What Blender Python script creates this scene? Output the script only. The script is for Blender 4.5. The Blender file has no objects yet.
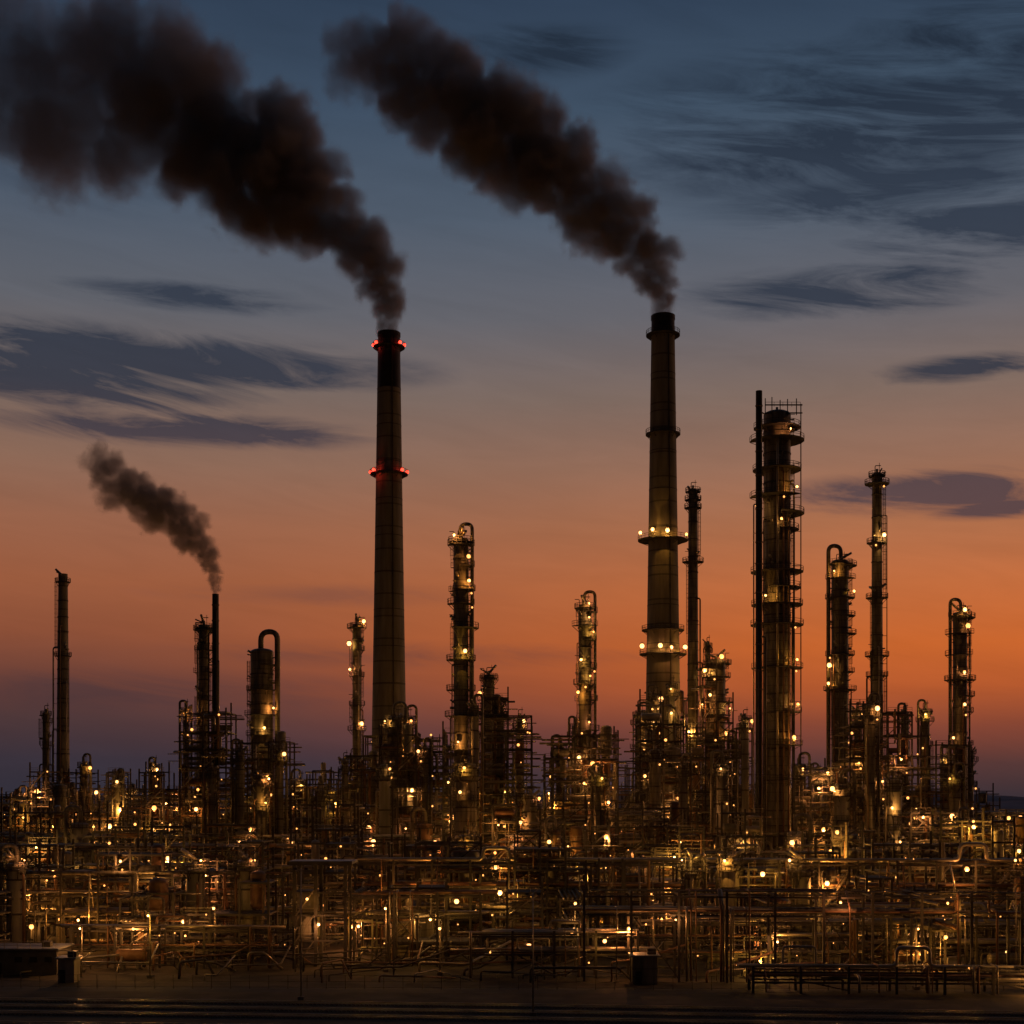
import bpy, math, random, time
from mathutils import Vector
T0=time.time()
rng=random.Random(7)
F=1400.0; H=30.0; HOR=797.0
def X(px,D): return (px-512)*D/F
def Z(py,D): return H+(HOR-py)*D/F
def lin(c):
    c=c/255.0
    return c/12.92 if c<=0.04045 else ((c+0.055)/1.055)**2.4
def L3(r,g,b): return (lin(r),lin(g),lin(b),1)
sc=bpy.context.scene
sc.view_settings.view_transform='Standard'; sc.view_settings.look='None'; sc.view_settings.exposure=0

# ------------------------------------------------ materials
def mat(name,col,rough=.6,metal=0.0,var=.35,scale=.6,streak=False,bands=0,emit=None,estr=0,bump=.2):
    m=bpy.data.materials.new(name); m.use_nodes=True
    nt=m.node_tree; N=nt.nodes; Lk=nt.links
    b=N['Principled BSDF']
    b.inputs['Roughness'].default_value=rough; b.inputs['Metallic'].default_value=metal
    if emit:
        b.inputs['Base Color'].default_value=(*col,1)
        b.inputs['Emission Color'].default_value=(*emit,1); b.inputs['Emission Strength'].default_value=estr
        try: m.cycles.emission_sampling='NONE'
        except Exception: pass
        return m
    tc=N.new('ShaderNodeTexCoord'); mp=N.new('ShaderNodeMapping')
    Lk.new(tc.outputs['Object'],mp.inputs[0])
    mp.inputs['Scale'].default_value=(1,1,.12) if streak else (1,1,1)
    no=N.new('ShaderNodeTexNoise'); no.inputs['Scale'].default_value=scale; no.inputs['Detail'].default_value=5
    Lk.new(mp.outputs[0],no.inputs['Vector'])
    mr=N.new('ShaderNodeMapRange'); mr.inputs[1].default_value=.3; mr.inputs[2].default_value=.7
    mr.inputs[3].default_value=1-var; mr.inputs[4].default_value=1+var
    Lk.new(no.outputs[0],mr.inputs[0])
    mx=N.new('ShaderNodeVectorMath'); mx.operation='SCALE'; mx.inputs[0].default_value=col
    out=mr.outputs[0]
    if bands:
        sx=N.new('ShaderNodeSeparateXYZ'); Lk.new(tc.outputs['Object'],sx.inputs[0])
        a=N.new('ShaderNodeMath'); a.operation='DIVIDE'; a.inputs[1].default_value=bands; Lk.new(sx.outputs[2],a.inputs[0])
        fr=N.new('ShaderNodeMath'); fr.operation='FRACT'; Lk.new(a.outputs[0],fr.inputs[0])
        g=N.new('ShaderNodeMath'); g.operation='GREATER_THAN'; g.inputs[1].default_value=.07; Lk.new(fr.outputs[0],g.inputs[0])
        m2=N.new('ShaderNodeMapRange'); m2.inputs[3].default_value=.55; m2.inputs[4].default_value=1; Lk.new(g.outputs[0],m2.inputs[0])
        m3=N.new('ShaderNodeMath'); m3.operation='MULTIPLY'; Lk.new(out,m3.inputs[0]); Lk.new(m2.outputs[0],m3.inputs[1]); out=m3.outputs[0]
    Lk.new(out,mx.inputs['Scale']); Lk.new(mx.outputs[0],b.inputs['Base Color'])
    if bump:
        bp=N.new('ShaderNodeBump'); bp.inputs['Strength'].default_value=bump; bp.inputs['Distance'].default_value=.1
        Lk.new(no.outputs[0],bp.inputs['Height']); Lk.new(bp.outputs[0],b.inputs['Normal'])
    return m
M={}
order=[]
def reg(k,m): M[k]=len(order); order.append(m)
reg('steel',mat('structural_steel',(.09,.08,.065),.6,.2,bump=0))
reg('pipe',mat('galvanised_pipe',(.42,.37,.28),.36,.6,scale=.3,bump=0))
reg('clad',mat('vessel_cladding',(.22,.195,.145),.55,.25,streak=True,bands=2.4,scale=1.2,var=.6))
reg('conc',mat('chimney_concrete',(.30,.265,.18),.85,0,streak=True,bands=7.5,var=.3))
reg('lamp',mat('lamp_glass',(.8,.7,.5),.4,0,emit=(1,.38,.09),estr=2.6))
reg('lampw',mat('lamp_glass_bright',(.8,.7,.5),.4,0,emit=(1,.44,.13),estr=4.2))
reg('red',mat('beacon_glass',(.5,.02,.02),.4,0,emit=(1,.05,.025),estr=4))
reg('rust',mat('oxide_pipe',(.26,.15,.08),.6,.15,bump=0))
reg('deck',mat('deck_grating',(.08,.075,.07),.7,.3,bump=0))
reg('white',mat('painted_tank',(.34,.31,.24),.5,.0,streak=True,var=.35))
reg('wall',mat('hut_wall',(.12,.11,.10),.8,0,var=.3))
reg('dark',mat('soot_black_steel',(.035,.033,.03),.6,.2))
reg('roof',mat('sheet_roof',(.30,.31,.32),.5,.4))

# ------------------------------------------------ mesh builder
NL=[0]
PSC=3.4
class B:
    def __init__(s,name): s.name=name; s.v=[]; s.f=[]; s.m=[]; s.s=[]; s.L=[]
    def ring(s,c,u,w,r,n,off=0.):
        i=len(s.v)
        for k in range(n):
            a=2*math.pi*k/n+off; ca=math.cos(a)*r; sa=math.sin(a)*r
            s.v.append((c[0]+u[0]*ca+w[0]*sa,c[1]+u[1]*ca+w[1]*sa,c[2]+u[2]*ca+w[2]*sa))
        return i
    def join(s,a,b,n,m,sm=True):
        for k in range(n):
            k2=(k+1)%n
            s.f.append((a+k,a+k2,b+k2,b+k)); s.m.append(m); s.s.append(sm)
    def basis(s,d):
        if abs(d[0])<1e-6 and abs(d[1])<1e-6: return Vector((1,0,0)),Vector((0,1 if d[2]>0 else -1,0))
        u=Vector((-d[1],d[0],0)).normalized(); w=d.normalized().cross(u)
        return u,w
    def cyl(s,p0,p1,r0,r1=None,n=8,m='pipe',cap=True):
        m=M[m]; r1=r0 if r1 is None else r1
        p0=Vector(p0);p1=Vector(p1); u,w=s.basis(p1-p0); off=math.pi/4 if n==4 else 0
        a=s.ring(p0,u,w,r0,n,off); b=s.ring(p1,u,w,r1,n,off)
        s.join(a,b,n,m,n>4)
        if cap:
            s.f.append(tuple(range(a+n-1,a-1,-1))); s.m.append(m); s.s.append(False)
            s.f.append(tuple(range(b,b+n))); s.m.append(m); s.s.append(False)
    def beam(s,p0,p1,w=.3,m='steel'): s.cyl(p0,p1,w*.707,None,4,m)
    def box(s,c,sz,m='steel'):
        x,y,z=c; a,b,d=sz[0]/2,sz[1]/2,sz[2]/2; i=len(s.v); mm=M[m]
        for dz in(-d,d):
            for dx,dy in((-a,-b),(a,-b),(a,b),(-a,b)): s.v.append((x+dx,y+dy,z+dz))
        for q in((3,2,1,0),(4,5,6,7),(0,1,5,4),(1,2,6,5),(2,3,7,6),(3,0,4,7)):
            s.f.append(tuple(i+k for k in q)); s.m.append(mm); s.s.append(False)
    def sweep(s,pts,r,n=8,m='pipe'):
        pts=[Vector(p) for p in pts]; mm=M[m]
        t=(pts[1]-pts[0]).normalized(); u,w=s.basis(t); prev=None
        for i,p in enumerate(pts):
            if i==0: t2=t
            elif i==len(pts)-1: t2=(pts[i]-pts[i-1]).normalized()
            else: t2=((pts[i]-pts[i-1]).normalized()+(pts[i+1]-pts[i]).normalized()).normalized()
            u=(u-t2*u.dot(t2)).normalized(); w=t2.cross(u)
            a=s.ring(p,u,w,r,n)
            if prev is not None: s.join(prev,a,n,mm)
            else: s.f.append(tuple(range(a+n-1,a-1,-1))); s.m.append(mm); s.s.append(False)
            prev=a
        s.f.append(tuple(range(prev,prev+n))); s.m.append(mm); s.s.append(False)
    def pipe(s,pts,r,R=None,n=8,m='pipe'):
        R=R or r*3; pts=[Vector(p) for p in pts]; o=[pts[0]]
        for i in range(1,len(pts)-1):
            a=(pts[i-1]-pts[i]); b=(pts[i+1]-pts[i]); q=min(R,a.length*.49,b.length*.49)
            p0=pts[i]+a.normalized()*q; p2=pts[i]+b.normalized()*q
            K=6 if n>8 else 4
            for k in range(K):
                t=k/(K-1); o.append(p0*(1-t)**2+pts[i]*2*t*(1-t)+p2*t*t)
        o.append(pts[-1]); s.sweep(o,r,n,m)
    def head(s,c,d,r,h,n=14,m='clad'):
        d=Vector(d).normalized(); u,w=s.basis(d); c=Vector(c); prev=s.ring(c,u,w,r,n)
        for k in range(1,4):
            a=k*math.pi/8; q=s.ring(c+d*h*math.sin(a),u,w,r*math.cos(a),n); s.join(prev,q,n,M[m]); prev=q
        s.f.append(tuple(range(prev,prev+n))); s.m.append(M[m]); s.s.append(True)
    def vessel(s,p0,p1,r,m='clad',n=14):
        p0=Vector(p0);p1=Vector(p1); s.cyl(p0,p1,r,None,n,m,cap=False); d=p1-p0
        s.head(p1,d,r,r*.5,n,m); s.head(p0,-d,r,r*.5,n,m)
    def ball(s,c,r,m,n=8):
        c=Vector(c); prev=s.ring(c+Vector((0,0,-r*.92)),(1,0,0),(0,1,0),r*.38,n); first=prev
        for a in(-45,0,45,67):
            a=math.radians(a); q=s.ring(c+Vector((0,0,r*math.sin(a))),(1,0,0),(0,1,0),r*math.cos(a),n); s.join(prev,q,n,M[m]); prev=q
        s.f.append(tuple(range(prev,prev+n))); s.m.append(M[m]); s.s.append(True)
        s.f.append(tuple(range(first+n-1,first-1,-1))); s.m.append(M[m]); s.s.append(True)
    def lamp(s,p,e=260,r=None,light=True,kind=None):
        p=Vector(p)
        r=(r or rng.choice((.22,.28,.34,.4,.5,.62)))*min(1.15,max(.6,p.y/350))
        k=kind or ('lampw' if (light and rng.random()<.6) else 'lamp')
        s.ball(p,r,k,8); s.cyl(p+Vector((0,0,r*.95)),p+Vector((0,0,r*1.4)),r*1.05,r*.5,8,'steel')
        if light:
            s.L.append((p+Vector((rng.uniform(-.3,.3),-r-.6,-r-.15)),e*PSC*rng.choice((.25,.5,.8,1.2,2.0)),(1,.40+rng.uniform(-.05,.10),.075+rng.uniform(-.02,.06)) if k!='red' else (1,.05,.03)))
    def rail(s,p0,p1,h=1.1,m='pipe',step=2.0):
        p0=Vector(p0);p1=Vector(p1); up=Vector((0,0,1)); d=(p1-p0); n=max(1,int(d.length/step))
        s.beam(p0+up*h,p1+up*h,.09,m); s.beam(p0+up*h*.5,p1+up*h*.5,.06,m)
        for k in range(n+1): q=p0+d*(k/n); s.beam(q,q+up*h,.08,m)
    def ringdeck(s,c,ri,ro,a0=0,a1=360,rail=True,n=18,th=.15,m='deck',brk=True):
        cx,cy,cz=c; k=max(4,int(n*(a1-a0)/360)); prev=None; mm=M[m]; pr=None
        for i in range(k+1):
            a=math.radians(a0+(a1-a0)*i/k); ca,sa=math.cos(a),math.sin(a); j=len(s.v)
            s.v+= [(cx+ca*ri,cy+sa*ri,cz),(cx+ca*ro,cy+sa*ro,cz),(cx+ca*ro,cy+sa*ro,cz-th),(cx+ca*ri,cy+sa*ri,cz-th)]
            if prev is not None:
                for q in range(4):
                    q2=(q+1)%4; s.f.append((prev+q,j+q,j+q2,prev+q2)); s.m.append(mm); s.s.append(False)
            prev=j
            po=Vector((cx+ca*(ro-.05),cy+sa*(ro-.05),cz))
            if rail:
                s.beam(po,po+Vector((0,0,1.2)),.1,'steel')
                if pr is not None:
                    for hh,ww in((1.2,.11),(.6,.08)): s.beam(pr+Vector((0,0,hh)),po+Vector((0,0,hh)),ww,'steel')
            if brk and i%3==0: s.beam((cx+ca*ri*.98,cy+sa*ri*.98,cz-1.6),(cx+ca*(ro-.2),cy+sa*(ro-.2),cz-th),.14,'steel')
            pr=po
    def ladder(s,x,y,z0,z1,cage=True):
        s.beam((x-.25,y,z0),(x-.25,y,z1),.1,'steel'); s.beam((x+.25,y,z0),(x+.25,y,z1),.1,'steel')
        z=z0+.5
        while z<z1: s.beam((x-.25,y,z),(x+.25,y,z),.05,'steel'); z+=.9
        if cage:
            z=z0+2.3
            while z<z1:
                P=[Vector((x+.45*math.cos(a),y-.1+.8*math.sin(a),z)) for a in [math.radians(v) for v in (0,-45,-90,-135,-180)]]
                for a,b in zip(P,P[1:]): s.beam(a,b,.08,'steel')
                z+=1.4
            for a in(0,-60,-120,-180):
                a=math.radians(a); s.beam((x+.45*math.cos(a),y-.1+.8*math.sin(a),z0+2.3),(x+.45*math.cos(a),y-.1+.8*math.sin(a),z1),.06,'steel')
    def finish(s):
        xs=[v[0] for v in s.v]; ys=[v[1] for v in s.v]; ox=(min(xs)+max(xs))/2; oy=(min(ys)+max(ys))/2
        me=bpy.data.meshes.new(s.name); me.from_pydata([(a-ox,b-oy,c) for a,b,c in s.v],[],s.f)
        used=sorted(set(s.m)); rm={k:i for i,k in enumerate(used)}
        for k in used: me.materials.append(order[k])
        me.polygons.foreach_set('material_index',[rm[k] for k in s.m]); me.polygons.foreach_set('use_smooth',s.s); me.update()
        ob=bpy.data.objects.new(s.name,me); sc.collection.objects.link(ob); ob.location=(ox,oy,0)
        for i,(p,e,c) in enumerate(s.L):
            l=bpy.data.lights.new('lamp_light','POINT'); l.energy=e; l.color=c; l.shadow_soft_size=0
            lo=bpy.data.objects.new('lamp_light',l); sc.collection.objects.link(lo); lo.parent=ob; lo.location=p-Vector((ox,oy,0)); NL[0]+=1
        return ob

# ------------------------------------------------ units
def column(name,px,D,top,w,plats,ext=1.7,m='clad',arch=0,ladder=True,w0=None,lampp=.8,lpow=110,full=False,cap=True,n=20,crown=True,steps=0):
    b=B(name); x=X(px,D); r=w*D/F/2; r0=(w0 or w)*D/F/2; zt=Z(top,D)
    b.cyl((x,D,0),(x,D,zt),r0,r,n,m,cap=False)
    if cap:
        b.head((x,D,zt),(0,0,1),r,r*.32,n,m)
        b.cyl((x,D,zt+r*.2),(x,D,zt+r*.3+1),.35,None,8,'pipe')
    z=8
    while z<zt-2:
        rr=r0+(r-r0)*z/zt; b.cyl((x,D,z),(x,D,z+.35),rr+.12,None,n,'steel'); z+=rng.uniform(4,9)
    zs=sorted(Z(p,D) for p in plats); last=max(0,zs[0]-25) if zs else 0
    for i,z in enumerate(zs):
        rr=r0+(r-r0)*z/zt
        a0=rng.choice((-200,-190,-170,-120,-90)); e2=ext*rng.uniform(.7,1.25)
        if full or rng.random()<.25: b.ringdeck((x,D,z),rr*.98,rr+e2,0,360)
        else: b.ringdeck((x,D,z),rr*.98,rr+e2,a0,a0+rng.choice((150,190,230,270)))
        side=rng.choice((-1,1))
        if ladder: b.ladder(x+side*(rr*.9+.5),D-rr*.5-.5,last,z+1)
        last=z
        if rng.random()<lampp:
            a=math.radians(rng.uniform(-165,-15)); b.lamp((x+math.cos(a)*(rr+ext*.8),D+math.sin(a)*(rr+ext*.8),z+1.9),lpow)
        if rng.random()<lampp*.4:
            a=math.radians(rng.uniform(-165,-15)); b.lamp((x+math.cos(a)*(rr+ext*.5),D+math.sin(a)*(rr+ext*.5),z-1.0),r=.25,light=False)
        for q in range(3):
            a=rng.uniform(-3.1,0); b.cyl((x,D,z+2),(x+math.cos(a)*(rr+.9),D+math.sin(a)*(rr+.9),z+2+q),rng.choice((.2,.35)),None,8,'pipe')
        if rng.random()<.6:
            b.pipe([(x+rr*.9*side,D-rr*.5,z),(x+rr*.9*side,D-rr*.5,z+3.2),(x+(rr*.9+1.2)*side,D-rr*.5,z+3.2)],.09,n=6,m='steel')
    if crown and cap:
        b.ringdeck((x,D,zt-.6),r*.98,r+ext*.6,0,360)
        b.beam((x+r*.5,D,zt),(x+r*.5,D,zt+3.2),.12); b.pipe([(x-r*.4,D,zt),(x-r*.4,D,zt+2.4),(x+r*.8,D,zt+2.4)],.12,n=6,m='steel')
    if arch:
        pr=max(.35,r*.24); ax=x+arch*(r+pr+.5)
        b.pipe([(x-arch*r*.1,D,zt),(x-arch*r*.1,D,zt+r*1.3+1.5),(ax,D-r*.3,zt+r*1.3+1.5),(ax,D-r*.3,3)],pr,R=r*1.1,n=10,m='clad')
        z=10
        while z<zt-3: b.beam((x,D,z),(ax,D-r*.3,z),.2); z+=9
    for k in range(rng.randint(3,5)):
        a=math.radians(rng.choice((rng.uniform(-190,-140),rng.uniform(-40,10),rng.uniform(-140,-40)))); q=rng.uniform(.12,.28); zz=rng.uniform(.45,.97)*zt; rx=x+math.cos(a)*(r0+.6+q); ry=D+math.sin(a)*(r0+.6+q)
        b.pipe([(rx,ry,2),(rx,ry,zz),(x,D,zz)],q,m=rng.choice(('pipe','rust','steel')))
        z=12
        while z<zz: b.beam((x,D,z),(rx,ry,z),.14); z+=8
    b.box((x,D,.4),(r0*2.8,r0*2.8,.8),'wall')
    return b

def chimney(name,px,D,top,w1,w0,bands,m='conc',dk=.93):
    b=B(name); x=X(px,D); zt=Z(top,D); r1=w1*D/F/2; r0=w0*D/F/2
    N=30
    def R(z): return r0+(r1-r0)*(z/zt)**.9
    dz=zt/N
    for k in range(N):
        b.cyl((x,D,k*dz),(x,D,(k+1)*dz),R(k*dz),R((k+1)*dz),32,'dark' if (k+1)*dz>zt*dk else m,cap=False)
        if k%2: b.cyl((x,D,k*dz-.12),(x,D,k*dz+.12),R(k*dz)+.07,None,32,'steel',cap=False)
    b.ringdeck((x,D,zt+.3),r1*.8,r1*1.05,0,360,rail=False,n=32,th=1.2,m='dark',brk=False)
    b.cyl((x,D,zt-4),(x,D,zt-3.9),r1*.85,None,24,'dark')
    for py,ext,kind in bands:
        z=Z(py,D); rr=R(z); b.ringdeck((x,D,z),rr*.98,rr+ext,0,360,n=28,th=.3)
        if kind:
            for a in ((-40,-140,-5,-175,60,120) if kind=='red' else (-25,-75,-110,-160)):
                a=math.radians(a+(0 if kind=='red' else rng.uniform(-14,14)))
                b.lamp((x+math.cos(a)*(rr+ext*.9),D+math.sin(a)*(rr+ext*.9),z+(.5 if kind=='red' else rng.uniform(1.2,2.4))),24 if kind=='red' else 110,r=.5 if kind=='red' else rng.uniform(.3,.65),kind='red' if kind=='red' else 'lampw')
    zs=10; P=[]
    while zs<zt: P.append((x+R(zs)*.35,D-R(zs)*.94-.25,zs)); zs+=6
    for a,c in zip(P,P[1:]): b.beam(a,c,.3,'steel')
    return b

def frame(name,px0,px1,D,top,depth=16,fh=5.2,lp=.30,pw=240,jag=3,bay=6.0,dens=1.0):
    b=B(name); x0=X(px0,D); x1=X(px1,D); W=x1-x0; ht=max(6,Z(top,D)); nz=max(1,round(ht/fh)); fh=ht/nz
    nx=max(1,round(W/bay)); ny=max(1,round(depth/7)); dx=W/nx; dy=depth/ny
    hm=[[max(1,nz-rng.choice([0,0,1,1,2,jag]) ) for j in range(ny)] for i in range(nx)]
    hm[rng.randrange(nx)][rng.randrange(ny)]=nz
    lev=[0]
    for k in range(nz): lev.append(lev[-1]+fh*rng.uniform(.75,1.25))
    q=ht/lev[-1]; lev=[v*q for v in lev]
    def hp(i,j):
        return max([hm[a][c] for a in(i-1,i) for c in(j-1,j) if 0<=a<nx and 0<=c<ny])
    for i in range(nx+1):
        for j in range(ny+1):
            b.beam((x0+i*dx,D+j*dy,0),(x0+i*dx,D+j*dy,lev[hp(i,j)]+rng.choice((0,0,1.2,1.2,3))),.4)
    for i in range(nx):
        for j in range(ny):
            X0=x0+i*dx; Y0=D+j*dy; cx=X0+dx/2; cy=Y0+dy/2
            for k in range(1,hm[i][j]+1):
                z=lev[k]; zb=lev[k-1]; fh=z-zb
                b.beam((X0,Y0,z),(X0+dx,Y0,z),.36); b.beam((X0,Y0,z),(X0,Y0+dy,z),.3)
                if i==nx-1: b.beam((X0+dx,Y0,z),(X0+dx,Y0+dy,z),.3)
                if j==ny-1: b.beam((X0,Y0+dy,z),(X0+dx,Y0+dy,z),.3)
                if rng.random()<.5: b.box((cx,cy,z+.19),(dx-.4,dy-.4,.06),'deck')
                if j==0 and rng.random()<.6: b.rail((X0,Y0-.1,z+.15),(X0+dx,Y0-.1,z+.15))
                if rng.random()<.2:
                    b.beam((X0,Y0,zb),(X0+dx,Y0,z),.22)
                    if rng.random()<.4: b.beam((X0+dx,Y0,zb),(X0,Y0,z),.22)
                if j==0 and rng.random()<.16:
                    for q in(-.4,.4): b.beam((X0+.4,Y0-.9+q,zb),(X0+dx-.4,Y0-.9+q,z),.2,'pipe')
                    b.beam((X0+.4,Y0-1.3,zb+1),(X0+dx-.4,Y0-1.3,z+1),.08,'pipe')
                t=rng.random()
                mm=rng.choice(('clad','clad','white','rust','pipe'))
                if t<.14: r=rng.uniform(.7,min(dx,dy)*.28); b.vessel((cx,cy,zb+r*.7+.4),(cx,cy,zb+fh*rng.uniform(.75,1.6)),r,mm)
                elif t<.30:
                    r=rng.uniform(.6,1.25); b.vessel((X0+.9,cy-1,zb+r+.7),(X0+dx-.9,cy-1,zb+r+.7),r,mm)
                    for q in(.25,.75): b.box((X0+dx*q,cy-1,zb+.5),(.3,r*1.5,.9))
                elif t<.40:
                    for q in(0,1): 
                        b.cyl((X0+.5,cy-1.5,zb+1+q*1.4),(X0+dx-.5,cy-1.5,zb+1+q*1.4),.5,None,10,mm); b.cyl((X0+1.2,cy-1.5,zb+1+q*1.4),(X0+1.45,cy-1.5,zb+1+q*1.4),.66,None,10,'pipe')
                for q in range(int(rng.choice((0,1,2,3,4))*dens)):
                    r=rng.choice((.1,.13,.16,.22,.3)); y=Y0+rng.uniform(-.7,dy); zz=z-rng.uniform(.2,fh*.8)
                    b.cyl((X0-rng.uniform(0,dx*.6),y,zz),(X0+dx+rng.uniform(-.5,dx*.6),y,zz),r,None,6,rng.choice(('pipe','pipe','rust','clad')),cap=False)
                for q in range(int(rng.choice((0,1,2,3))*dens)):
                    r=rng.choice((.1,.13,.18,.26,.38)); xx=X0+rng.uniform(.3,dx-.3); yy=Y0+rng.uniform(-.8,dy*.5); za=zb+rng.uniform(-fh,.5)
                    if rng.random()<.55: b.cyl((xx,yy,max(0,za)),(xx,yy,z+rng.uniform(-1,1.2)),r,None,6,rng.choice(('pipe','rust','clad')),cap=False)
                    else: b.pipe([(xx,yy,max(0.3,za)),(xx,yy,z-.8),(xx+rng.choice((-1,1))*rng.uniform(1,3),yy,z-.8),(xx+rng.choice((-1,1))*3,yy+rng.uniform(.5,2),z-.8)],r,n=6,m=rng.choice(('pipe','rust','clad')))
                if rng.random()<lp*(.6 if j==0 else .22):
                    b.lamp((X0+rng.uniform(.5,dx-.5),Y0+(-1.0 if rng.random()<.6 else rng.uniform(0,2)),z-rng.uniform(.7,1.4)),pw)
                if rng.random()<lp*.7: b.lamp((X0+rng.uniform(.3,dx-.3),Y0-rng.uniform(.3,1),z+rng.uniform(-fh*.6,1.6)),r=rng.choice((.14,.2,.26,.36)),light=False)
    return b

def rack(name,xa,xb,D,tiers,wd=7,npipe=7,lamp_step=16,pw=190,rr=(.1,.15,.2,.3,.42),slope=0):
    b=B(name); L=xb-xa; n=max(1,round(L/7.5)); zt=tiers[-1]
    def Y(x): return D+slope*(x-xa)
    for k in range(n+1):
        x=xa+L*k/n
        for y in(0,wd): b.beam((x,Y(x)+y,0),(x,Y(x)+y,zt+.6),.38)
        for z in tiers: b.beam((x,Y(x),z),(x,Y(x)+wd,z),.34)
        if k%4==1 and k<n: b.beam((x,Y(x),tiers[0]),(x+L/n,Y(x+L/n),.5),.18)
    for z in tiers:
        for y in(0,wd): b.beam((xa,Y(xa)+y,z-.35),(xb,Y(xb)+y,z-.35),.28)
        y=.5
        while y<wd-.4:
            r=rng.choice(rr); y+=r
            if rng.random()<.75:
                a=xa-rng.uniform(0,4) if rng.random()<.5 else xa+rng.uniform(0,L*.6); c=xb+rng.uniform(0,4) if rng.random()<.5 else xb-rng.uniform(0,L*.6)
                if c-a>5:
                    zz=z+.18+r; mm=rng.choice(('pipe','pipe','clad','rust','white'))
                    if rng.random()<.3 and c-a>25:
                        q=rng.uniform(a+6,c-12); h=rng.uniform(1.5,3.2)
                        b.pipe([(a,Y(a)+y,zz),(q,Y(q)+y,zz),(q,Y(q)+y,zz+h),(q+5,Y(q+5)+y,zz+h),(q+5,Y(q+5)+y,zz),(c,Y(c)+y,zz)],r,n=8,m=mm)
                    else: b.cyl((a,Y(a)+y,zz),(c,Y(c)+y,zz),r,None,8,mm)
            y+=r+.25
    x=xa+rng.uniform(2,lamp_step)
    while x<xb:
        b.lamp((x,Y(x)-.8,rng.choice(tiers)-1.0),pw,light=True); x+=lamp_step*rng.uniform(.4,1.8)
    for k in range(int(L/11)):
        xx=rng.uniform(xa,xb); b.lamp((xx,Y(xx)-.4,rng.uniform(2,zt+1)),r=rng.choice((.14,.18,.24)),light=False)
    for k in range(int(L/5)):
        x=rng.uniform(xa,xb); b.pipe([(x,Y(x)+2,rng.choice(tiers)+.8),(x,Y(x)-1,rng.choice(tiers)+.8),(x,Y(x)-1,.3)],rng.choice((.1,.15,.22)),n=6,m=rng.choice(('pipe','rust')))
    return b

chimney('chimney',389,470,334,22,40,[(347,1.6,'red'),(474,2.0,'red')]).finish()
chimney('chimney',663,430,317,23,41,[(335,1.6,None),(434,1.3,None),(540,3.2,'w'),(630,1.6,None),(654,2.2,'w')],dk=.97).finish()
column('steel_flue_stack',63,450,574,9,[582,656],ext=1.2,m='conc',w0=15,lampp=0,full=True,cap=False).finish()
column('steel_flue_stack',215.5,395,594,6.5,[],m='dark',w0=8,cap=False).finish()
column('steel_flue_stack',759,372,391,6.5,[],m='dark',w0=7.5,cap=False).finish()
column('distillation_column',46,440,713,7,[722,745],ext=1,lampp=.3).finish()
column('distillation_column',204,402,626,11,[630,650,672,700,725],ext=1.6,arch=0,lampp=.5).finish()
column('distillation_column',262,410,652,23,[665,690,715,735],ext=1.4,arch=1,lampp=.5,crown=False).finish()
column('distillation_column',357,430,625,9,[628,650,676,705,730],ext=1.4,lampp=.6).finish()
column('distillation_column',461,350,540,15,[545,566,590,604,628,660,690,716,750,790],ext=2.2,arch=1,lampp=.65).finish()
column('distillation_column',489,395,676,11,[680,700],ext=1.5).finish()
column('distillation_column',585,370,606,13,[612,626,640,668,684,700,730,765],ext=1.8,arch=1,lampp=.7).finish()
column('distillation_column',693,440,490,9,[500,508,562],ext=1.7,full=True,w0=13,lampp=.1).finish()
column('distillation_column',716,430,662,19,[664,677,702,715,740],ext=1.9,lampp=.9).finish()
column('distillation_column',708,436,645,5,[652],ext=1,lampp=0).finish()
column('distillation_column',777,380,415,27,[428,441,470,497,514,530,572,588,605,625,668,712,745,780],ext=3.1,lampp=.55,crown=False).finish()
column('distillation_column',840,430,562,17,[566,579,598,616,634,655,672,690,735],ext=2.1,arch=-1,lampp=.35).finish()
column('distillation_column',877,400,474,9.5,[484,543,598,656,676],ext=1.7,full=True,w0=14,lampp=.35).finish()
column('distillation_column',960,390,614,14,[618,634,655,680,696,712,745,775],ext=2.0,arch=-1,lampp=.5).finish()
b=B('column_top_platform'); D=380; x=X(778,D)
zt=Z(403,D)
for dx in(-4,-2.2,0,2,4.4): b.beam((x+dx,D-3,Z(418,D)),(x+dx,D-3,zt+rng.uniform(-1.5,1)),.22)
b.rail((x-4,D-3,Z(410,D)),(x+5.5,D-3,Z(410,D)),1.3,'steel'); b.beam((x-4,D-3,Z(408,D)),(x+6,D-3,Z(408,D)),.3)
b.beam((x-4,D-3,Z(416,D)),(x+6,D-3,Z(416,D)),.3)
b.beam((x+6,D-1,0),(x+6,D-1,Z(405,D)),.25)
for py in range(430,850,34): b.beam((x+3.8,D-1,Z(py,D)),(x+6,D-1,Z(py,D)),.16)
b.pipe([(x-1,D-4.6,2),(x-1,D-4.6,Z(440,D)),(x-1,D-3,Z(440,D))],.3); b.pipe([(x+2,D-4.6,2),(x+2,D-4.6,Z(520,D)),(x+2,D-3,Z(520,D))],.25,m='rust')
b.finish()

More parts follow.
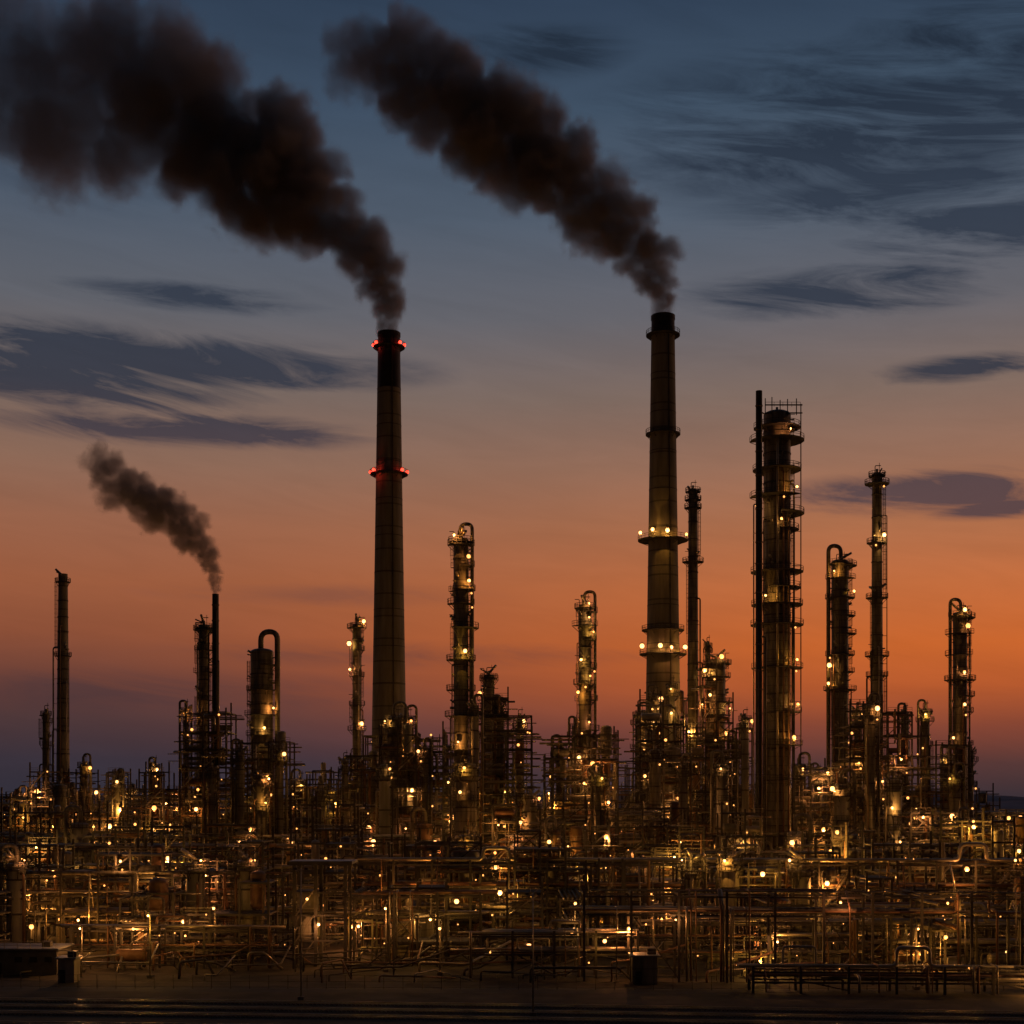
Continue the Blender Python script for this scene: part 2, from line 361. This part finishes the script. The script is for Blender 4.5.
for (px,D,top,w) in [(395,400,712,15),(408,405,712,11),(300,430,775,10),(640,420,708,10),(655,400,690,8),(672,410,680,7),(745,400,712,8),(735,420,735,8),(800,410,760,12),(925,420,705,9),(905,400,708,8),(870,370,700,10),(858,390,705,8),(500,380,700,8),(520,400,712,8),(560,380,740,8),(606,385,738,8),(240,380,745,9),(186,400,704,6),(280,390,745,7),(155,410,760,5),(84,440,758,8),(118,430,772,6),(20,430,790,8),(425,400,742,7),(345,400,755,7),(948,420,750,9),(970,400,745,7),(818,440,768,9),(575,395,720,6),(475,345,700,8),(466,342,760,22),(600,352,770,9),(655,372,745,12),(683,372,760,9),(212,372,762,9),(260,372,770,14),(385,380,760,12),(842,372,780,16),(895,366,775,14),(955,372,770,11),(722,385,760,14),(60,400,780,13),(320,372,785,10),(530,350,790,14)]:
    column('process_vessel',px,D,top+6,w,[top+16]+([top+40] if rng.random()<.6 else []),ext=1.3,arch=rng.choice((0,0,1,-1)),lampp=.6,m=rng.choice(('clad','clad','white'))).finish()

FR=[(30,124,430,772,22),(-60,28,420,797,22),(128,182,400,772,18),(180,226,385,712,14),(226,290,392,742,16),(288,345,410,770,18),
(343,416,395,735,18),(414,446,400,738,14),(443,482,356,712,12),(484,532,372,698,14),(530,560,400,758,14),(553,618,362,735,14),(614,644,410,768,14),
(640,686,385,700,12),(690,752,412,728,14),(790,852,392,768,16),(850,888,376,704,12),(888,936,378,712,14),(936,976,376,745,12),(636,690,440,660,10),
(700,733,425,668,8)]
for f in FR: frame('process_structure',*f,lp=.30,bay=5.2).finish()
for D,lo,hi,dep in [(500,782,800,14),(338,800,830,14),(306,820,848,12),(278,842,872,12),(256,868,900,8)]:
    px=-80+rng.uniform(0,30)
    while px<1100:
        w=rng.uniform(35,100)
        top=rng.uniform(lo,hi)
        if px>960 and D>300: top=max(top,815)
        if D==500 and px>960: px+=w; continue
        if rng.random()<(.88 if D>270 else .7):
            frame('process_structure',px,px+w,D+rng.uniform(-10,10),top,dep,fh=4.8,lp=.30 if D>300 and D!=500 else .2,pw=230,jag=2,bay=5.4).finish()
        px+=w+rng.uniform(4,40)
for k in range(26):
    D=rng.choice((265,290,320,345))+rng.uniform(-4,4); px=rng.uniform(-10,1040); column('process_vessel',px,D,rng.uniform(820,850) if D>300 else rng.uniform(858,885),rng.uniform(9,20),[870 if D<300 else 850],ext=1.1,lampp=.9,m=rng.choice(('clad','white','rust')),arch=rng.choice((0,1,-1))).finish()

for D,t,pa,pb,sl in [(480,(12,18,24),-60,1085,0),(425,(10,16,23),-60,700,.02),(422,(12,19,25),720,1085,-.02),(365,(9,14,19),-60,430,.03),(368,(9,15,20),470,1085,-.02),(330,(8,13,18),-60,330,-.04),(326,(8,13),360,700,.05),(322,(7,12,17),690,1085,.03),(296,(7,11.5,15),-60,250,.05),(298,(7,11.5),300,640,-.05),(292,(7,12),660,1085,.04),(272,(8,12.5,17.2),355,1085,-.03)]:
    rack('pipe_rack',X(pa,D),X(pb,D),D,t,lamp_step=26,rr=(.1,.14,.2,.28,.4),slope=sl).finish()
rack('pipe_rack',X(584,228),X(1100,228),228,(11.2,14.2),wd=6,rr=(.15,.2,.3,.4),lamp_step=34,slope=-.10).finish()
rack('pipe_rack',X(-40,278),X(285,278),272,(7,11,14.5),wd=6,lamp_step=26,slope=.06).finish()
rack('pipe_rack',X(470,228),X(640,228),232,(4.2,7.2),wd=4,lamp_step=26).finish()
rack('pipe_rack',X(860,235),X(1080,235),243,(4.2,7.5,10.5),wd=5,lamp_step=22).finish()
rack('pipe_rack',X(350,245),X(480,245),246,(9,12.6),wd=5,lamp_step=24,slope=.08).finish()
rack('pipe_rack',X(60,240),X(290,240),246,(3.6,6.8),wd=4,lamp_step=26,slope=-.05).finish()
rack('pipe_rack',X(640,236),X(860,236),238,(3.2,6.0,8.6),wd=4,lamp_step=24).finish()
rack('pipe_rack',X(760,208),X(1100,208),214,(2.0,3.6),wd=4,lamp_step=80,rr=(.15,.2,.3),slope=-.05).finish()
for px,D0 in [(120,250),(345,255),(560,250),(760,240),(930,235)]:
    b=B('pipe_rack'); x=X(px,D0)
    for k in range(22):
        y=D0+k*8
        for dx in(0,5): b.beam((x+dx,y,0),(x+dx,y,12),.34)
        for z in(7.5,11.5): b.beam((x,y,z),(x+5,y,z),.32)
        if k%4==0: b.lamp((x+2.5,y-.4,6.5),220)
    for z in(7.9,11.9):
        for q in range(6):
            r=rng.choice((.15,.2,.3)); b.cyl((x+.5+q*.8,D0-3,z+r),(x+.5+q*.8,D0+172,z+r),r,None,8,rng.choice(('pipe','clad','rust')))
    b.finish()

def tank(px,D,w,h,m='white'):
    b=B('storage_tank'); x=X(px,D); r=w*D/F/2
    b.cyl((x,D,0),(x,D,h),r,None,32,m,cap=False); b.cyl((x,D,h),(x,D,h+r*.22),r*1.01,.3,32,m,cap=False)
    b.ringdeck((x,D,h),r,r+.7,0,360,n=24,th=.1)
    for k in range(14):
        a=math.radians(-170+k*10); a2=math.radians(-160+k*10); z=h*k/14; z2=h*(k+1)/14
        b.beam((x+math.cos(a)*(r+.5),D+math.sin(a)*(r+.5),z),(x+math.cos(a2)*(r+.5),D+math.sin(a2)*(r+.5),z2),.2,'steel')
        b.beam((x+math.cos(a)*(r+.9),D+math.sin(a)*(r+.9),z+1),(x+math.cos(a2)*(r+.9),D+math.sin(a2)*(r+.9),z2+1),.07,'pipe')
    b.lamp((x-r*.6,D-r*.8-1.6,h+1.4),110)
    b.finish()
tank(160,300,34,12); tank(40,282,26,9.5); tank(412,268,46,9.5,'clad'); tank(98,292,24,9,'clad')

b=B('loading_canopy'); D=248; xa,xb=X(291,D),X(350,D); zr=Z(864,D)
for x in(xa+.6,xa+4.4,xb-.8):
    for y in(D,D+7): b.beam((x,y,0),(x,y,zr),.6)
b.box(((xa+xb)/2,D+3.5,zr+.25),(xb-xa+1,9,.45),'roof'); b.box(((xa+xb)/2,D-1.06,zr+.2),(xb-xa+1,.1,.7),'steel')
for z in(4.5,9,13): 
    b.beam((xa+.6,D,z),(xb-.8,D,z),.3); b.beam((xa+.6,D+7,z),(xb-.8,D+7,z),.3); b.rail((xa+.6,D-.2,z+.2),(xa+4.4,D-.2,z+.2)); b.box((xa+2.5,D+3.5,z+.2),(3.8,6.6,.08),'deck')
b.box((xa+2.5,D+3.6,6.8),(3.4,6.4,4.2),'clad'); b.box((xa+2.5,D+3.6,11.2),(3.0,6.0,3.6),'wall')
for i,z in enumerate((0,4.5,9)):
    b.beam((xa+.9,D-.5,z),(xa+4.1,D-.5,z+4.5),.2,'pipe')
b.lamp((xa+3,D-1,12),90); b.lamp((xa+5,D-.9,7.5),120)
b.finish()

def hut(px,D,w,d,h,name='equipment_hut',m='wall'):
    b=B(name); x=X(px,D)
    b.box((x,D+d/2,h/2),(w,d,h),m); b.box((x,D+d/2,h+.15),(w+.8,d+.8,.28),'roof')
    b.box((x-w*.25,D-.03,1.05),(1,.08,2.1),'dark')
    for k in range(int(w/2.6)):
        xx=x-w/2+1.6+k*2.5
        if abs(xx-(x-w*.25))>1.1: b.box((xx,D-.02,h*.62),(1.2,.06,.9),'dark')
    b.box((x+w*.3,D+d*.4,h+.75),(1.4,1.4,.9),'steel'); b.rail((x-w/2,D-.3,h+.3),(x+w/2,D-.3,h+.3))
    b.finish()
hut(18,236,13,8,4.2); hut(66,226,2.6,3,3.8,'equipment_hut','white'); hut(645,224,4.0,4,4.4,'equipment_hut','clad')

def mast(px,D,top,name='light_mast',head=True,pw=0):
    b=B(name); x=X(px,D); z=Z(top,D)
    b.cyl((x,D,0),(x,D,z),.13,.08,8,'pipe'); b.box((x,D,.25),(.9,.9,.5),'wall')
    if head:
        b.beam((x-.9,D,z-.3),(x+.9,D,z-.3),.12,'pipe')
        for q in(-.8,.8): b.box((x+q,D-.15,z-.1),(.5,.35,.35),'steel')
    if pw: b.pipe([(x,D,z-.5),(x,D,z),(x,D-1.2,z)],.06,n=6,m='steel'); b.lamp((x,D-1.2,z-.5),pw,r=rng.uniform(.25,.42))
    b.finish()
mast(301,207,868); mast(533,192,893)
for px,D,t in [(776,228,938),(386,240,905),(150,232,912),(628,234,925),(916,218,925),(575,240,900),(965,228,908),(82,240,925),(440,236,925),(215,246,905)]:
    mast(px,D,t,'street_lamp',False,170)

def strip(name,pts,w,z,m):
    me=bpy.data.meshes.new(name); v=[];f=[]
    for i,p in enumerate(pts):
        a=pts[max(0,i-1)]; c=pts[min(len(pts)-1,i+1)]; t=Vector((c[0]-a[0],c[1]-a[1])).normalized(); n=Vector((-t.y,t.x))*w/2
        v+=[(p[0]+n.x,p[1]+n.y,z),(p[0]-n.x,p[1]-n.y,z)]
        if i: f.append((2*i-2,2*i-1,2*i+1,2*i))
    me.from_pydata(v,[],f); me.materials.append(m); o=bpy.data.objects.new(name,me); sc.collection.objects.link(o); return o
asph=mat('asphalt',(.03,.029,.028),.85,0,scale=.4,var=.4)
ball=mat('track_ballast',(.04,.036,.03),.95,0,scale=3,var=.6,bump=.6)
strip('service_road',[(-400,221),(-60,219),(0,217),(400,209)],6,.004,asph)
strip('service_road',[(-20,220),(-20,262)],6,.007,asph)
def trk(t,o):
    x=-220+t*440; return (x, 207+o-0.00018*(x+90)**2*(1 if x>-90 else -.6)-(x+90)*.06)
for o in(0,-6,-12,-21):
    pts=[trk(k/80,o) for k in range(81)]
    strip('track_ballast',pts,4,.010+abs(o)*.0002,ball)
    b=B('railway_track')
    for s_ in(-.72,.72):
        P=[(p[0],p[1]+s_,.3) for p in pts]
        for a,c2 in zip(P,P[1:]): b.beam(a,c2,.14,'pipe')
    k=0
    while k<700:
        p=trk(k/700,o); b.box((p[0],p[1],.12),(.26,2.5,.16),'wall'); k+=1
    b.finish()
b=B('perimeter_fence')
x=-200
def fy(x): return 222-.02*(x+200)
while x<200:
    b.beam((x,fy(x),0),(x,fy(x),2.2),.07,'steel'); x+=3
for z in(.3,1.2,2.15): b.beam((-200,fy(-200),z),(200,fy(200),z),.04,'steel')
b.finish()
b=B('ground_pipework')
for k in range(130):
    D=rng.uniform(226,262); x=rng.uniform(X(-20,D),X(1040,D)); l=rng.uniform(4,18); z=rng.uniform(.5,3.2); r=rng.choice((.1,.15,.22))
    b.pipe([(x,D,0),(x,D,z),(x+l*rng.uniform(.3,1),D+rng.uniform(-3,8),z),(x+l,D+rng.uniform(0,6),rng.choice((0,z+3)))],r,n=8,m=rng.choice(('pipe','rust','steel','steel')))
b.finish()
for k in range(9):
    D=rng.uniform(240,266); x=rng.uniform(X(0,D),X(1024,D)); b=B('horizontal_drum'); r=rng.uniform(.7,1.3); l=rng.uniform(4,7)
    b.vessel((x,D,r+1.2),(x+l,D,r+1.2),r,rng.choice(('rust','clad')))
    for q in(.2,.8): b.box((x+l*q,D,.75),(.4,r*1.6,1.5),'wall')
    b.pipe([(x+l*.5,D,r*2+1),(x+l*.5,D,r*2+2.4),(x+l+1.5,D,r*2+2.4),(x+l+1.5,D,0)],.18)
    b.finish()

def gridmesh(name,x0,x1,y0,y1,nx,ny,fn,m):
    v=[];f=[]
    for j in range(ny+1):
        for i in range(nx+1):
            x=x0+(x1-x0)*i/nx; y=y0+(y1-y0)*j/ny; v.append((x,y,fn(x,y)))
    for j in range(ny):
        for i in range(nx):
            a=j*(nx+1)+i; f.append((a,a+1,a+nx+2,a+nx+1))
    me=bpy.data.meshes.new(name); me.from_pydata(v,[],f); me.materials.append(m); o=bpy.data.objects.new(name,me); sc.collection.objects.link(o)
    return o
gm=mat('gravel_ground',(.045,.036,.024),.95,0,scale=.15,var=.75,bump=.4)
gridmesh('ground',-9000,9000,-300,12000,6,6,lambda x,y:0,gm)
hm_=mat('haze_tinted_land',(.16,.18,.24),.95,0,scale=.004,var=.3,bump=0)  # bluish base colour paints in the distance haze on the hills
from mathutils import noise as mn
for y0,hh,s_ in((3500,30,.0016),(6000,70,.0009)):
    gridmesh('hills',-6000,6000,y0,y0+900,240,6,lambda x,y:max(-1,hh*(.55+.7*mn.noise(Vector((x*s_,y0*.01,0)))+.15*mn.noise(Vector((x*s_*9,3,0))))*math.sin(math.pi*min(1,max(0,(y-y0)/900)))-.5),hm_)
b=B('distant_town_lights')
for k in range(60):
    y=rng.uniform(900,3000); x=rng.uniform(-.4,.45)*y
    b.cyl((x,y,0),(x,y,9),.12,None,6,'steel'); b.ball((x,y,9.3),.0011*y*rng.uniform(.3,.7),'lamp')
b.finish()

# ------------------------------------------------ smoke
def smoke(name,path,D,vox,seed,dens,col,amp,kf):
    r_=random.Random(seed); s=D/F
    P=[Vector((X(a,D),0,Z(b_,D))) for a,b_,_,_ in path]; R=[c_*s for _,_,c_,_ in path]; W=[d_ for *_,d_ in path]
    verts=[];rad=[];den=[]
    for i in range(len(P)-1):
        seg=P[i+1]-P[i]; n=max(1,int(seg.length/(.22*(R[i]+R[i+1])/2)))
        for k in range(n):
            t=k/n; c=P[i]+seg*t; rr=R[i]+(R[i+1]-R[i])*t; ww=W[i]+(W[i+1]-W[i])*t
            for q in range(10):
                d=Vector((r_.gauss(0,1),r_.gauss(0,1),r_.gauss(0,1))).normalized()*rr*(r_.random()**.5)*.74
                verts.append(c+d+Vector((0,D,0))); rad.append(rr*r_.uniform(.26,.60)); den.append(ww*r_.uniform(.8,1.2))
    me=bpy.data.meshes.new(name); me.from_pydata(verts,[],[])
    a=me.attributes.new('rad','FLOAT','POINT'); a.data.foreach_set('value',rad)
    a=me.attributes.new('den','FLOAT','POINT'); a.data.foreach_set('value',den)
    o=bpy.data.objects.new(name,me); sc.collection.objects.link(o)
    mx=max(rad)
    mn_=[min(v[i] for v in verts)-mx for i in range(3)]; mxx=[max(v[i] for v in verts)+mx for i in range(3)]
    m=bpy.data.materials.new(name+'_volume'); m.use_nodes=True; nt=m.node_tree; nt.nodes.clear()
    out=nt.nodes.new('ShaderNodeOutputMaterial'); pv=nt.nodes.new('ShaderNodeVolumePrincipled')
    pv.inputs['Color'].default_value=(*col,1); pv.inputs['Density'].default_value=dens; pv.inputs['Anisotropy'].default_value=.1
    nt.links.new(pv.outputs[0],out.inputs['Volume'])
    m.cycles.volume_step_rate=2.0
    g=bpy.data.node_groups.new(name+'_gn','GeometryNodeTree')
    g.interface.new_socket('Geometry',in_out='INPUT',socket_type='NodeSocketGeometry'); g.interface.new_socket('Geometry',in_out='OUTPUT',socket_type='NodeSocketGeometry')
    N=g.nodes; Lk=g.links
    gi=N.new('NodeGroupInput'); go=N.new('NodeGroupOutput'); vc=N.new('GeometryNodeVolumeCube'); sm=N.new('GeometryNodeSetMaterial'); sm.inputs['Material'].default_value=m
    vc.inputs['Min'].default_value=mn_; vc.inputs['Max'].default_value=mxx
    for ax,i in(('X',0),('Y',1),('Z',2)): vc.inputs['Resolution '+ax].default_value=max(8,int((mxx[i]-mn_[i])/vox))
    pos=N.new('GeometryNodeInputPosition')
    def noise(scale,detail,rough=.55):
        n=N.new('ShaderNodeTexNoise'); n.inputs['Scale'].default_value=scale; n.inputs['Detail'].default_value=detail; n.inputs['Roughness'].default_value=rough
        Lk.new(pos.outputs[0],n.inputs['Vector']); return n
    def mth(op,a,b_):
        q=N.new('ShaderNodeMath'); q.operation=op
        for i,z in enumerate((a,b_)):
            if isinstance(z,(int,float)): q.inputs[i].default_value=z
            else: Lk.new(z,q.inputs[i])
        return q.outputs[0]
    n1=noise(1/(amp*3.0),3)
    v1=N.new('ShaderNodeVectorMath'); v1.operation='SUBTRACT'; v1.inputs[1].default_value=(.5,.5,.5); Lk.new(n1.outputs['Color'],v1.inputs[0])
    v2=N.new('ShaderNodeVectorMath'); v2.operation='SCALE'; v2.inputs['Scale'].default_value=amp*2.2; Lk.new(v1.outputs[0],v2.inputs[0])
    v3=N.new('ShaderNodeVectorMath'); v3.operation='ADD'; Lk.new(pos.outputs[0],v3.inputs[0]); Lk.new(v2.outputs[0],v3.inputs[1])
    sn=N.new('GeometryNodeSampleNearest'); Lk.new(gi.outputs[0],sn.inputs['Geometry']); Lk.new(v3.outputs[0],sn.inputs['Sample Position'])
    def si(dt,src):
        q=N.new('GeometryNodeSampleIndex'); q.data_type=dt; Lk.new(gi.outputs[0],q.inputs['Geometry']); Lk.new(sn.outputs[0],q.inputs['Index']); Lk.new(src,q.inputs['Value']); return q.outputs[0]
    def na(nm):
        q=N.new('GeometryNodeInputNamedAttribute'); q.data_type='FLOAT'; q.inputs['Name'].default_value=nm; return q.outputs['Attribute']
    pp=N.new('GeometryNodeInputPosition')
    sp=si('FLOAT_VECTOR',pp.outputs[0]); sr=si('FLOAT',na('rad')); sd=si('FLOAT',na('den'))
    ds=N.new('ShaderNodeVectorMath'); ds.operation='DISTANCE'; Lk.new(v3.outputs[0],ds.inputs[0]); Lk.new(sp,ds.inputs[1])
    n2=noise(1/(amp*1.1),6,.64)
    s1=mth('SUBTRACT',1.0,mth('DIVIDE',ds.outputs['Value'],sr))
    s2=mth('ADD',s1,mth('MULTIPLY',mth('SUBTRACT',n2.outputs[0],.5),kf))
    s3=mth('MULTIPLY',s2,2.6); s4=mth('MINIMUM',mth('MAXIMUM',s3,0.0),1.0)
    Lk.new(mth('MULTIPLY',s4,sd),vc.inputs['Density'])
    Lk.new(vc.outputs[0],sm.inputs['Geometry']); Lk.new(sm.outputs[0],go.inputs[0])
    md=o.modifiers.new('smoke','NODES'); md.node_group=g
    return o
col=(.86,.80,.77)
smoke('chimney_smoke',[(389,331,9,2.2),(390,308,14,1.6),(385,285,21,1.3),(372,258,31,1.1),(348,232,42,1),(312,205,54,1),(272,176,66,1),(230,146,76,.8),(185,115,84,.55),(130,92,92,.36),(70,88,98,.25),(0,82,102,.2),(-80,75,110,.16)],470,1.3,3,.22,col,4.2,1.7)
smoke('chimney_smoke',[(663,314,9,2.2),(663,298,14,1.6),(658,276,21,1.3),(645,250,32,1.1),(617,220,43,1),(580,188,50,1),(540,160,55,1),(490,128,60,.9),(440,96,60,.75),(390,58,54,.55),(350,50,42,.35)],430,1.15,5,.24,col,3.8,1.7)
smoke('chimney_smoke',[(215.5,592,4.5,2),(214,575,8,1.4),(206,552,14,1),(190,530,21,.9),(168,512,24,.85),(140,496,25,.75),(112,481,29,.55),(98,462,28,.35)],395,.55,9,.42,(.88,.80,.76),1.8,1.7)

# ------------------------------------------------ world sky
w=bpy.data.worlds.new('World'); sc.world=w; w.use_nodes=True; nt=w.node_tree; N=nt.nodes; Lk=nt.links
bg=N['Background']; tc=N.new('ShaderNodeTexCoord'); sx=N.new('ShaderNodeSeparateXYZ'); Lk.new(tc.outputs['Generated'],sx.inputs[0])
def mt(op,a,b_=None,clamp=False):
    q=N.new('ShaderNodeMath'); q.operation=op; q.use_clamp=clamp
    for i,z in enumerate((a,b_)):
        if z is None: continue
        if isinstance(z,(int,float)): q.inputs[i].default_value=z
        else: Lk.new(z,q.inputs[i])
    return q.outputs[0]
def ramp(stops):
    r=N.new('ShaderNodeValToRGB'); e=r.color_ramp.elements
    st=sorted((max(0,math.sin(math.atan((HOR-py)/F)))/.6,c) for py,c in stops)
    while len(e)<len(st): e.new(.5)
    for q,(p,c) in zip(e,st): q.position=p
    for i,(p,c) in enumerate(st): e[i].color=L3(*c)
    return r
zf=mt('DIVIDE',sx.outputs[2],.6,True)
rl=ramp([(797,(48,46,57)),(760,(58,50,60)),(720,(80,57,58)),(680,(112,67,56)),(640,(140,80,56)),(590,(154,91,62)),(530,(150,98,74)),(470,(138,104,87)),(400,(118,103,97)),(320,(96,98,106)),(220,(78,90,106)),(110,(60,76,96)),(0,(47,62,82))])
rr=ramp([(797,(58,48,54)),(765,(86,56,54)),(730,(132,69,52)),(690,(184,91,47)),(650,(203,103,47)),(590,(192,108,62)),(530,(171,109,75)),(470,(152,110,89)),(400,(129,108,98)),(320,(104,102,108)),(220,(84,95,110)),(110,(66,83,102)),(0,(50,66,87))])
Lk.new(zf,rl.inputs[0]); Lk.new(zf,rr.inputs[0])
fx=N.new('ShaderNodeMapRange'); fx.interpolation_type='SMOOTHSTEP'; fx.inputs[1].default_value=-.34; fx.inputs[2].default_value=.30; Lk.new(sx.outputs[0],fx.inputs[0])
mx=N.new('ShaderNodeMix'); mx.data_type='RGBA'; Lk.new(fx.outputs[0],mx.inputs[0]); Lk.new(rl.outputs[0],mx.inputs[6]); Lk.new(rr.outputs[0],mx.inputs[7])
sky=mx.outputs[2]
az=mt('ARCTAN2',sx.outputs[0],sx.outputs[1]); el=mt('ARCSINE',sx.outputs[2])
def nzt(sa,se,off,det,tilt,ro=.62,di=.5):
    cx=N.new('ShaderNodeCombineXYZ'); Lk.new(mt('MULTIPLY',az,sa),cx.inputs[0]); Lk.new(mt('ADD',mt('MULTIPLY',el,se),mt('MULTIPLY',az,tilt)),cx.inputs[1]); cx.inputs[2].default_value=off
    n=N.new('ShaderNodeTexNoise'); n.inputs['Scale'].default_value=1.0; n.inputs['Detail'].default_value=det; n.inputs['Roughness'].default_value=ro; n.inputs['Distortion'].default_value=di; Lk.new(cx.outputs[0],n.inputs['Vector'])
    return mt('SUBTRACT',n.outputs[0],.5)
nz=nzt(7.5,46.0,5.3,9,6.0,.64,.7)
nb=nzt(2.2,9.0,8.1,4,1.0)
tot=None
for px,py,a,b_,st in [(870,120,300,80,1.1),(830,140,200,40,1.1),(1000,45,200,60,1.0),(990,225,170,50,1.1),(850,290,180,28,1.3),(960,369,90,14,1.3),(950,490,180,24,1.3),(1010,508,90,11,1.3),(120,358,310,32,1.4),(60,385,220,30,1.4),(170,428,210,20,1.35),(190,297,150,16,.95),(540,52,100,26,.85),(80,170,160,50,.4),(80,690,330,26,.55),(430,655,300,16,.4),(330,595,200,14,.3),(900,195,220,40,1.0)]:
    a0=math.atan((px-512)/F); e0=math.atan((HOR-py)/F*math.cos(a0)); aw=a/F*.95; ew=b_/F*.95
    da=mt('DIVIDE',mt('SUBTRACT',az,a0),aw); de=mt('DIVIDE',mt('SUBTRACT',el,e0),ew)
    q=mt('SUBTRACT',1.0,mt('ADD',mt('MULTIPLY',da,da),mt('MULTIPLY',de,de)))
    q=mt('MAXIMUM',q,-1.0)
    v=mt('ADD',mt('ADD',mt('MULTIPLY',q,.5),.10),mt('MULTIPLY',nz,3.4),True)
    v=mt('MULTIPLY',v,mt('MULTIPLY',mt('MAXIMUM',mt('ADD',q,.4),0.0),st),True)
    tot=v if tot is None else mt('MAXIMUM',tot,v)
cr=ramp([(797,(46,41,52)),(680,(76,54,56)),(500,(80,66,72)),(400,(48,54,68)),(250,(48,57,72)),(100,(36,46,61)),(0,(32,43,57))])
Lk.new(zf,cr.inputs[0])
m2=N.new('ShaderNodeMix'); m2.data_type='RGBA'; Lk.new(mt('MULTIPLY',tot,.9,True),m2.inputs[0]); Lk.new(sky,m2.inputs[6]); Lk.new(cr.outputs[0],m2.inputs[7])
var=mt('ADD',1.0,mt('ADD',mt('MULTIPLY',nz,.26),mt('MULTIPLY',nb,.3)))
mr=N.new('ShaderNodeMapRange'); mr.interpolation_type='SMOOTHSTEP'; mr.inputs[1].default_value=-.1; mr.inputs[2].default_value=.7; mr.inputs[3].default_value=.10; mr.inputs[4].default_value=1; Lk.new(sx.outputs[1],mr.inputs[0])
sc2=N.new('ShaderNodeVectorMath'); sc2.operation='SCALE'; Lk.new(m2.outputs[2],sc2.inputs[0]); Lk.new(mt('MULTIPLY',var,mr.outputs[0]),sc2.inputs['Scale'])
Lk.new(sc2.outputs[0],bg.inputs[0]); bg.inputs[1].default_value=1.0

sun=bpy.data.lights.new('sun','SUN'); sun.energy=.15; sun.angle=math.radians(4); sun.color=(1,.5,.28)
so=bpy.data.objects.new('sun',sun); sc.collection.objects.link(so)
d=Vector((-.75,-.45,.0)); d.z=-.02; so.rotation_euler=d.to_track_quat('-Z','Y').to_euler(); so.location=(200,600,100)

cam=bpy.data.cameras.new('camera'); cam.sensor_width=36; cam.lens=F*36/1024; cam.shift_y=(HOR-512)/1024; cam.clip_end=30000; cam.clip_start=1
co=bpy.data.objects.new('camera',cam); sc.collection.objects.link(co); co.location=(0,0,H); co.rotation_euler=(math.radians(90),0,0); sc.camera=co
print('lights',NL[0],'objs',len(bpy.data.objects),'build',time.time()-T0)
